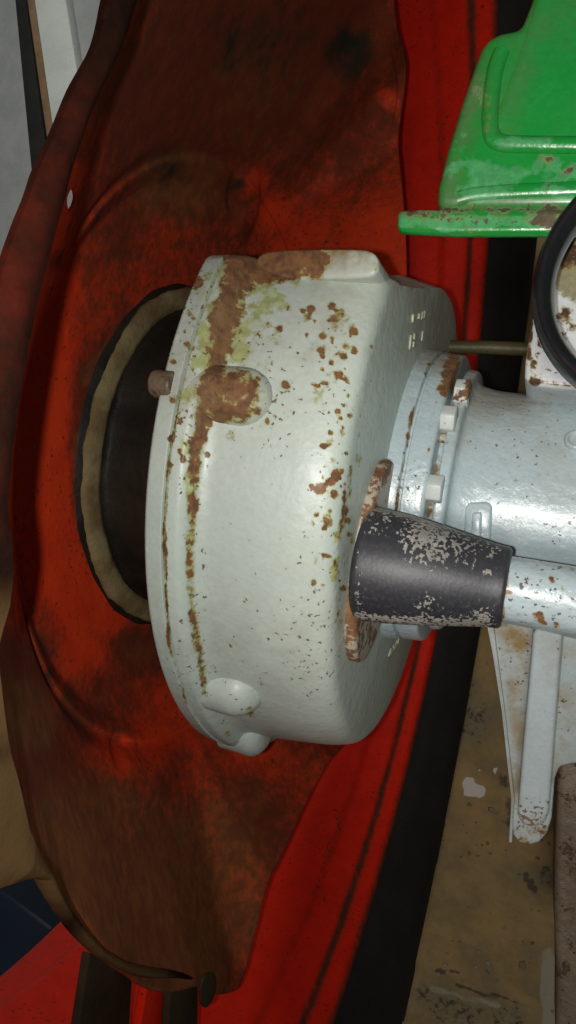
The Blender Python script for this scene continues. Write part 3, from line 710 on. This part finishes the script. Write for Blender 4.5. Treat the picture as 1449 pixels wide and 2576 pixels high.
# bent sheet body: outer wall slopes up to a rim, inner panel is recessed
rows = [  # cross rows from the flange (rear) to the far end; px outline left edge and right edge
]
outl = [(1098, 522), (1100, 470), (1125, 370), (1165, 240), (1205, 125), (1225, 92), (1262, 75), (1310, 66), (1352, -40), (1420, -240), (1900, -240), (1900, 522)]
top = gz(outl, GZ)
body = prism('green_bracket', top, .075, 'green', tractor, .022, gA, 4, 3)
tag(body, 'glossy green pressed bracket with scuffed flange')
inn = [(1236, 372), (1244, 250), (1262, 165), (1330, 120), (1362, 20), (1430, -180), (1900, -180), (1900, 372)]
# raised ridge around the recessed panel
def ridge(px, zt, w, h, name='pressed_ridge'):
    pts = [Vector(p) for p in gz(chaikin(px, 2), zt)]
    return tube(name, pts, w, 'green', body, 12, gA, flat=h)
ridge([(1900, 372), (1500, 368), (1300, 366), (1250, 362), (1232, 335), (1234, 250), (1246, 170), (1262, 130)], GZ - .002, .020, .9)
ridge([(1900, 470), (1500, 474), (1200, 486), (1150, 500)], GZ - .004, .018, .6)
ridge([(1250, 330), (1275, 270), (1320, 150), (1370, 10), (1420, -140)], GZ - .008, .022, .5)
fl = gz([(998, 580), (998, 527), (1060, 523), (1900, 523), (1900, 585), (1150, 588)], GZ + .005)
prism('bracket_flange', fl, .035, 'green', body, .014, gA, 4, 3)
# column under the bracket, out of the picture, carrying it on the axle
prism('bracket_column', [(1.45, .25, GZ - .1), (1.75, .25, GZ - .1), (1.75, .95, GZ - .1), (1.45, .95, GZ - .1)], GZ - .1 - .1, 'green', body, .01)

# ---- post with black ring beside the bracket
pc = onz(1700, 705, .62); PX, PY = pc[0], pc[1]
pw = [dot(1425, 650, 60, .45), dot(1430, 800, 40, .4), (1345, 900, 1340, 960, 14, .55), dot(1365, 870, 14, .5), (1335, 780, 1330, 900, 9, .5), dot(1420, 780, 40, .2), (1350, 960, 1449, 972, 8, .4), dot(1410, 850, 20, .4), dot(1440, 730, 20, .4)]
post = prism('lever_post', [onz(u, v, .50) for u, v in chaikin([(1400, 560), (1378, 640), (1345, 760), (1332, 830), (1318, 940), (1326, 966), (1380, 975), (1500, 985), (1900, 990), (1900, 560)], 1, True)], .75, 'post', tractor, .025, {'wear': pw, 'under': [(1410, 600, 1440, 720, 60, .8)], 'speck': [dot(1400, 850, 120, .7)]}, 4, 3)
tag(post, 'flaking white post with rust blotches')
# black ring: bevelled cross-section
rc_ = onz(1712, 700, .80); RX, RY = rc_[0], rc_[1]
RRAD = (rc_[0] - onz(1368, 700, .80)[0])
sec = [(.050 * math.sin(t_) , RRAD + .004 + (.020 + .006 * (math.cos(t_) < 0)) * math.cos(t_)) for t_ in np.linspace(0, 2 * math.pi, 25)]
V, Fc = lathe_dir(sec, (RX, RY, .80), (-.12, .05, 1), 160)
bring = mk('black_ring', V, Fc, 'black_gloss', tractor)
tag(bring, 'glossy black ring around the white post')
tube('ring_stem', [(RX + RRAD, RY, .80), (RX + RRAD * .6, RY, .50), (RX + .1, RY, .30)], .03, 'black_gloss', bring, 12)

# ---- thin rod behind the flange
a, c = onz(1090, 872, -.30), onz(1360, 876, -.30)
tube('linkage_rod', [a, a * .5 + c * .5, c + np.array([.5, 0, 0])], .026, 'rod', tractor, 16)

# ---- drawbar support casting (web, rib) hanging behind the axle
FZ = -.06
def fz(px, z0, z1=None):
    """points on a plane that drops towards the rear"""
    out = []
    for u, v in px:
        z = z0 if z1 is None else z0 + (z1 - z0) * min(max((v - 1580) / 540.0, -.2), 1.3)
        out.append(onz(u, v, z))
    return out
fA = {'dust': [(1270, 1590, 1320, 1640, 60, 1.1), (1290, 1720, 1320, 2000, 24, .8), (1310, 1800, 1300, 2000, 26, .8), (1395, 1750, 1385, 1950, 24, .85), dot(1330, 2090, 40, .6), (1420, 1650, 1425, 1900, 40, .5)], 'wear': [dot(1320, 2115, 26, .5), (1285, 2085, 1385, 2090, 18, .36), dot(1390, 1780, 20, .38), (1398, 1600, 1392, 1700, 8, .3)],
      'speck': [dot(1335, 2060, 60, 1.0), dot(1300, 1700, 100, .6), dot(1420, 1800, 90, .7)], 'under': [dot(1300, 1850, 30, .36), dot(1330, 2100, 30, .5)]}
web = prism('drawbar_support', fz([(1230, 1560), (1246, 1640), (1268, 1790), (1282, 1920), (1292, 2010), (1287, 2070), (1290, 2100), (1304, 2120), (1330, 2128), (1356, 2120), (1376, 2098), (1388, 2060), (1396, 1960), (1408, 1930), (1440, 1922), (1600, 1915), (1600, 1560)], -.10, -.32), .10, 'fin', tractor, .012, fA, 3, 3)
tag(web, 'grimy white cast drawbar support with raised rib')
prism('support_rib', fz(chaikin([(1344, 1560), (1420, 1560), (1408, 1700), (1396, 1850), (1386, 1990), (1378, 2070), (1340, 2085), (1300, 2070), (1306, 1990), (1318, 1850), (1332, 1700)], 1, True), .10, -.10), .28, 'fin', web, .016, {'speck': [dot(1340, 2060, 60, 1.0)], 'dust': [dot(1330, 2080, 30, .5)]}, 4, 3)
prism('edge_rib', fz([(1222, 1560), (1238, 1640), (1262, 1790), (1276, 1920), (1286, 2010), (1280, 2120), (1288, 2120), (1294, 2010), (1284, 1920), (1270, 1790), (1250, 1640), (1240, 1560)], -.07, -.29), .12, 'fin', web, .003, fA, 2)

# ---- drawbar below, rusty and oily
dz = -1.5
q = [onz(u, v, dz) for u, v in chaikin([(1410, 1700), (1420, 1300), (1560, 1300), (1560, 1960), (1560, 2700), (1398, 2700), (1400, 2450), (1393, 2300), (1397, 2100)], 1, True)]
db = prism('drawbar', q, .35, 'drawbar', tractor, .03, {'dust': [dot(1430, 2300, 400, .5)], 'under': [(1420, 2150, 1425, 2400, 18, .6)]}, 3, 3)

prism('hanger', [(1.22, -.30, -.2), (1.50, -.30, -.2), (1.50, .10, -.2), (1.22, .10, -.2)], 1.45, 'drawbar', db, .02)

# ---------------------------------------------------------------- loose things outside the wheel
def on_floor(u, v, z=FLOOR): return onz(u, v, z)
PH = .14
plank = prism('plank', [on_floor(75, -80, FLOOR + PH), on_floor(152, -80, FLOOR + PH), on_floor(222, 360, FLOOR + PH), on_floor(148, 430, FLOOR + PH)], PH, 'white_board', None, .01)
tag(plank, 'white painted plank lying on the grey concrete outside the wheel', 'plank')
prism('raw_edge', [on_floor(57, -80, FLOOR + PH - .02), on_floor(74.5, -80, FLOOR + PH - .02), on_floor(147.5, 430, FLOOR + PH - .02), on_floor(130, 430, FLOOR + PH - .02)], PH - .02, 'brown_wood', plank, .006)
strip = prism('shadow_strip', [on_floor(30, -80, FLOOR + .06), on_floor(54, -80, FLOOR + .06), on_floor(124, 440, FLOOR + .06), on_floor(80, 440, FLOOR + .06)], .06, 'tyre', None, .008)  # flat dark piece stands in for the plank's shadow
tag(strip, 'dark flat strip standing in for the shadow along the raw edge of the white plank', 'strip')

bz = FLOOR + 1.3
bt = [onz(u, v, bz) for u, v in [(-160, 2190), (8, 2246), (131, 2338), (-30, 2500), (-200, 2440)]]
box = prism('plastic_crate', bt, 1.3, 'blue', None, .03)
tag(box, 'dark blue plastic crate on the floor beyond the wheel rim', 'crate')

# keep object origins sensible: nothing else to do
